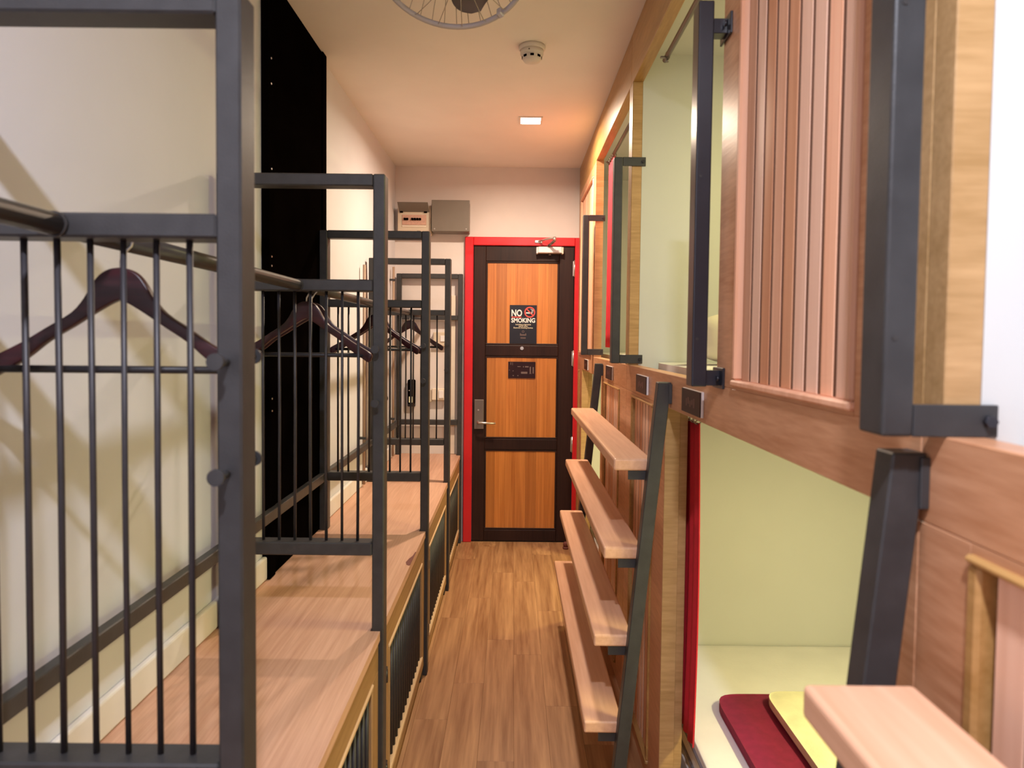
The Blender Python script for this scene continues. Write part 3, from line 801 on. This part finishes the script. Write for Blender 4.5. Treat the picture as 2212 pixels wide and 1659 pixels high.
# ------------------------------------------------------------------ bedding
def slab(name, dims, mat, lab, cat, bev=.03, seg=5, wob=0., group=None, parts=None):
    x0, x1, y0, y1, z0, z1 = dims
    t = thing(name, lab, cat, ((x0 + x1) / 2, (y0 + y1) / 2, z0), group=group)
    hx, hy, h = (x1 - x0) / 2, (y1 - y0) / 2, z1 - z0
    def b(bm):
        box(bm, -hx, hx, -hy, hy, 0, h)
        bmesh.ops.subdivide_edges(bm, edges=list(bm.edges), cuts=10, use_grid_fill=True)
        # round the outline and top edge
        rr = random.Random(len(lab))
        for v in bm.verts:
            p = v.co
            ex, ey = hx - abs(p.x), hy - abs(p.y)
            d = min(ex, ey)
            if ex < bev and ey < bev:
                dx, dy = bev - ex, bev - ey
                l = math.hypot(dx, dy)
                if l > bev:
                    k = bev / l
                    p.x = math.copysign(hx - bev + dx * k, p.x); p.y = math.copysign(hy - bev + dy * k, p.y)
            if p.z > h * .99: p.z -= max(0, (bev - d) / bev) ** 2 * min(bev, h * .45) * .6 - wob * (math.sin(p.x * 23 + 1) * math.sin(p.y * 19) )
        for f in bm.faces: f.smooth = True
    o = obj('cloth_body', b, mat, t)
    o.modifiers.new('sub', 'SUBSURF').levels = 1
    o.modifiers['sub'].render_levels = 1
    return t
def mattress(x0, x1, y0, y1, z0, z1, lab, pipe='grey'):
    t = slab('mattress', (x0, x1, y0, y1, z0, z1), 'sheet', lab, 'mattress', .022, wob=.002, group='mattresses in the pods')
    hx, hy, h = (x1 - x0) / 2, (y1 - y0) / 2, z1 - z0
    for z in ((h * .25, h * .70) if pipe == 'grey' else ()):
        obj('piping', lambda bm: tube(bm, [(-hx - .002, -hy + .02, z), (-hx - .002, hy - .02, z)], .005, 6), pipe, t)
mattress(.545, 1.385, .785, 2.640, .110, .238, 'white sheeted mattress in the lower middle berth')
mattress(.545, 1.385, 2.725, 4.700, .110, .238, 'white sheeted mattress in the lower far berth')
mattress(.530, 1.385, .785, 2.640, 1.286, 1.322, 'thin white mattress in the upper middle berth', 'sheet')
mattress(.530, 1.385, 2.725, 4.700, 1.286, 1.322, 'thin white mattress in the upper far berth', 'sheet')
mattress(.530, 1.385, -1.23, .680, 1.286, 1.322, 'thin white mattress in the berth beside the camera', 'sheet')
slab('towel', (.655, 1.20, 1.60, 2.185, .240, .275), 'maroon', 'folded maroon towel on the lower middle mattress', 'towel', .05, wob=.004)
slab('folded_cloth', (.795, 1.16, 1.66, 2.130, .282, .312), 'ycloth', 'folded pale yellow cloth on the maroon towel', 'cloth', .04, wob=.005)
slab('folded_duvet', (.560, .95, 3.05, 3.45, 1.324, 1.482), 'sheet', 'white folded duvet in the upper far berth', 'duvet', .05, wob=.004)
slab('towel', (.600, .90, 3.10, 3.42, 1.488, 1.525), 'maroon', 'rolled maroon towel on the white duvet in the upper far berth', 'towel', .035, wob=.003)
def pillow(x0, x1, y0, y1, z0, z1, lab):
    t = thing('pillow', lab, 'pillow', ((x0 + x1) / 2, (y0 + y1) / 2, z0))
    def b(bm):
        bmesh.ops.create_uvsphere(bm, u_segments=32, v_segments=20, radius=1)
        hx, hy, hz = (x1 - x0) / 2, (y1 - y0) / 2, (z1 - z0) / 2
        for v in bm.verts:
            p = v.co
            def q(c, e): return math.copysign(abs(c) ** e, c)
            v.co = (q(p.x, .55) * hx, q(p.y, .8) * hy, q(p.z, .55) * hz + hz)
        for f in bm.faces: f.smooth = True
    obj('cushion', b, 'pillow', t)
    obj('seam', lambda bm: tube(bm, [((x1 - x0) / 2 * math.copysign(abs(math.cos(a)) ** .6, math.cos(a)) * 1.0, 0, (z1 - z0) / 2 * (1 + math.copysign(abs(math.sin(a)) ** .6, math.sin(a)))) for a in [2 * math.pi * k / 40 for k in range(41)]], .003, 5), 'pillow', t)
pillow(.595, 1.05, 2.16, 2.34, 1.327, 1.492, 'cream pillow propped up in the upper middle berth')

# ------------------------------------------------------------------ ceiling fittings
def downlight(x, y, lab, col, watt, glow, spread=math.pi):
    t = thing('downlight', lab, 'ceiling light', (x, y, ZC), group='square ceiling downlights')
    s = .052
    def fr(bm):
        for d in ((-s - .010, s + .010, -s - .010, -s), (-s - .010, s + .010, s, s + .010), (-s - .010, -s, -s, s), (s, s + .010, -s, s)):
            box(bm, d[0], d[1], d[2], d[3], -.005, -.0003)
    obj('trim', fr, 'smoke', t)
    bx('diffuser', (-s, s, -s, s, -.003, -.0003), glow, t)
    ld = bpy.data.lights.new('downlight_lamp', 'AREA'); ld.shape = 'SQUARE'; ld.size = .085; ld.spread = spread
    ld.energy = watt; ld.color = col
    lo = bpy.data.objects.new('downlight_lamp', ld); COL.objects.link(lo); lo.parent = t; lo.location = (0, 0, -.006)
downlight(.080, 3.73, 'glowing square downlight in the ceiling near the door', FAR_COL, FAR_W, 'glow_f', R(169))
downlight(.050, -.15, 'square downlight in the ceiling above the camera', NEAR_COL, NEAR_W, 'glow_n')

def smoke_detector():
    t = thing('smoke_detector', 'round white smoke detector on the ceiling between fan and downlight', 'smoke detector', (.062, 2.80, ZC))
    obj('base', lambda bm: lathe(bm, [(.052, -.0005), (.052, -.014), (.048, -.018)], 28), 'smoke', t)
    obj('body', lambda bm: lathe(bm, [(.046, -.016), (.046, -.034), (.038, -.040), (.038, -.052), (.030, -.062), (.012, -.066)], 28), 'smoke', t)
    me = fin('vent_slot', (lambda b: (box(b, -.007, .007, -.002, .002, -.004, .004), b)[1])(bmesh.new()), 'black')
    for k in range(8):
        a = 2 * math.pi * k / 8 - math.pi / 2
        link('vent_slot', me, t, (.0380 * math.cos(a), .0380 * math.sin(a), -.046), (0, 0, a + math.pi / 2))
    obj('indicator', lambda bm: tube(bm, [(0, 0, 0), (0, -.002, 0)], .003, 6), 'greybox', t, (-.012, -.0445, -.028))
smoke_detector()

def fan():
    Rr = .205
    t = thing('ceiling_fan', 'grey caged orbit fan hanging from the ceiling at the top edge', 'fan', (-.170, 1.85, ZC))
    HC, HR = (0, 0, -.170), (R(-28), 0, 0)
    obj('mount', lambda bm: (lathe(bm, [(.055, -.001), (.055, -.025), (.03, -.04)], 20), tube(bm, [(0, 0, -.03), (0, 0, -.075)], .016, 12)), 'fan', t)
    mo = obj('motor', lambda bm: lathe(bm, [(.03, .105), (.056, .095), (.060, .055), (.045, .030), (.02, .018)], 22), 'fan', t, HC, HR)
    def circ(r, zz, rad, n=56, m=8): return lambda bm: tube(bm, [(r * math.cos(2 * math.pi * k / n), r * math.sin(2 * math.pi * k / n), zz) for k in range(n + 1)], rad, m)
    gr = obj('guard_ring', circ(Rr, 0, .0075), 'fan', t, HC, HR)
    obj('inner_ring', circ(.060, -.026, .003, 32, 6), 'fan', gr)
    obj('guard_badge', lambda bm: lathe(bm, [(.050, -.024), (.054, -.029), (.042, -.034)], 22), 'fan', gr)
    bm = bmesh.new(); tube(bm, [(.055, 0, -.027), (.13, .030, -.026), (.18, .050, -.016), (Rr - .008, .055, 0)], .0012, 5); fw = fin('guard_wire', bm, 'fanwire')
    bm = bmesh.new(); tube(bm, [(.05, 0, .075), (.13, -.006, .068), (.18, -.012, .042), (Rr, -.016, 0)], .0012, 5); bw = fin('guard_wire', bm, 'fanwire')
    for k in range(36):
        if k % 2: link('guard_wire', fw, gr, (0, 0, 0), (0, 0, 2 * math.pi * k / 36))
        link('guard_wire', bw, gr, (0, 0, 0), (0, 0, 2 * math.pi * (k + .5) / 36))
    for a in (52, 172, 292):
        obj('guard_clip', lambda bm: box(bm, -.010, .010, -.008, .008, -.012, .012, .003), 'fan', gr, ((Rr - .004) * math.cos(R(a)), (Rr - .004) * math.sin(R(a)), 0), (0, 0, R(a)))
    def blade(bm):
        n = 14; A = []
        for j in range(n + 1):
            u = j / n; r = .035 + .130 * u
            wd = .030 + .062 * math.sin(min(1, u * 1.15) * math.pi * .80)
            if u > .80: wd *= math.sqrt(max(.03, 1 - ((u - .80) / .205) ** 2))
            row = []
            for i in range(7):
                q = i / 6 - .5
                row.append(bm.verts.new((r, q * wd * 1.5 + .02 * u, .012 - .045 * q * (1 - .4 * u) + .008 * (.25 - q * q))))
            A.append(row)
        for j in range(n):
            for i in range(6):
                f = bm.faces.new((A[j][i], A[j][i + 1], A[j + 1][i + 1], A[j + 1][i])); f.smooth = True
        bmesh.ops.solidify(bm, geom=list(bm.faces), thickness=.002)
    bm = bmesh.new(); blade(bm); bl = fin('blade', bm, 'fan')
    for a in (55, 175, 295): link('blade', bl, mo, (0, 0, 0), (0, 0, R(a)))
    obj('hub', lambda bm: lathe(bm, [(.03, .035), (.036, .026), (.036, -.010), (.02, -.018)], 20), 'fan', mo)
fan()
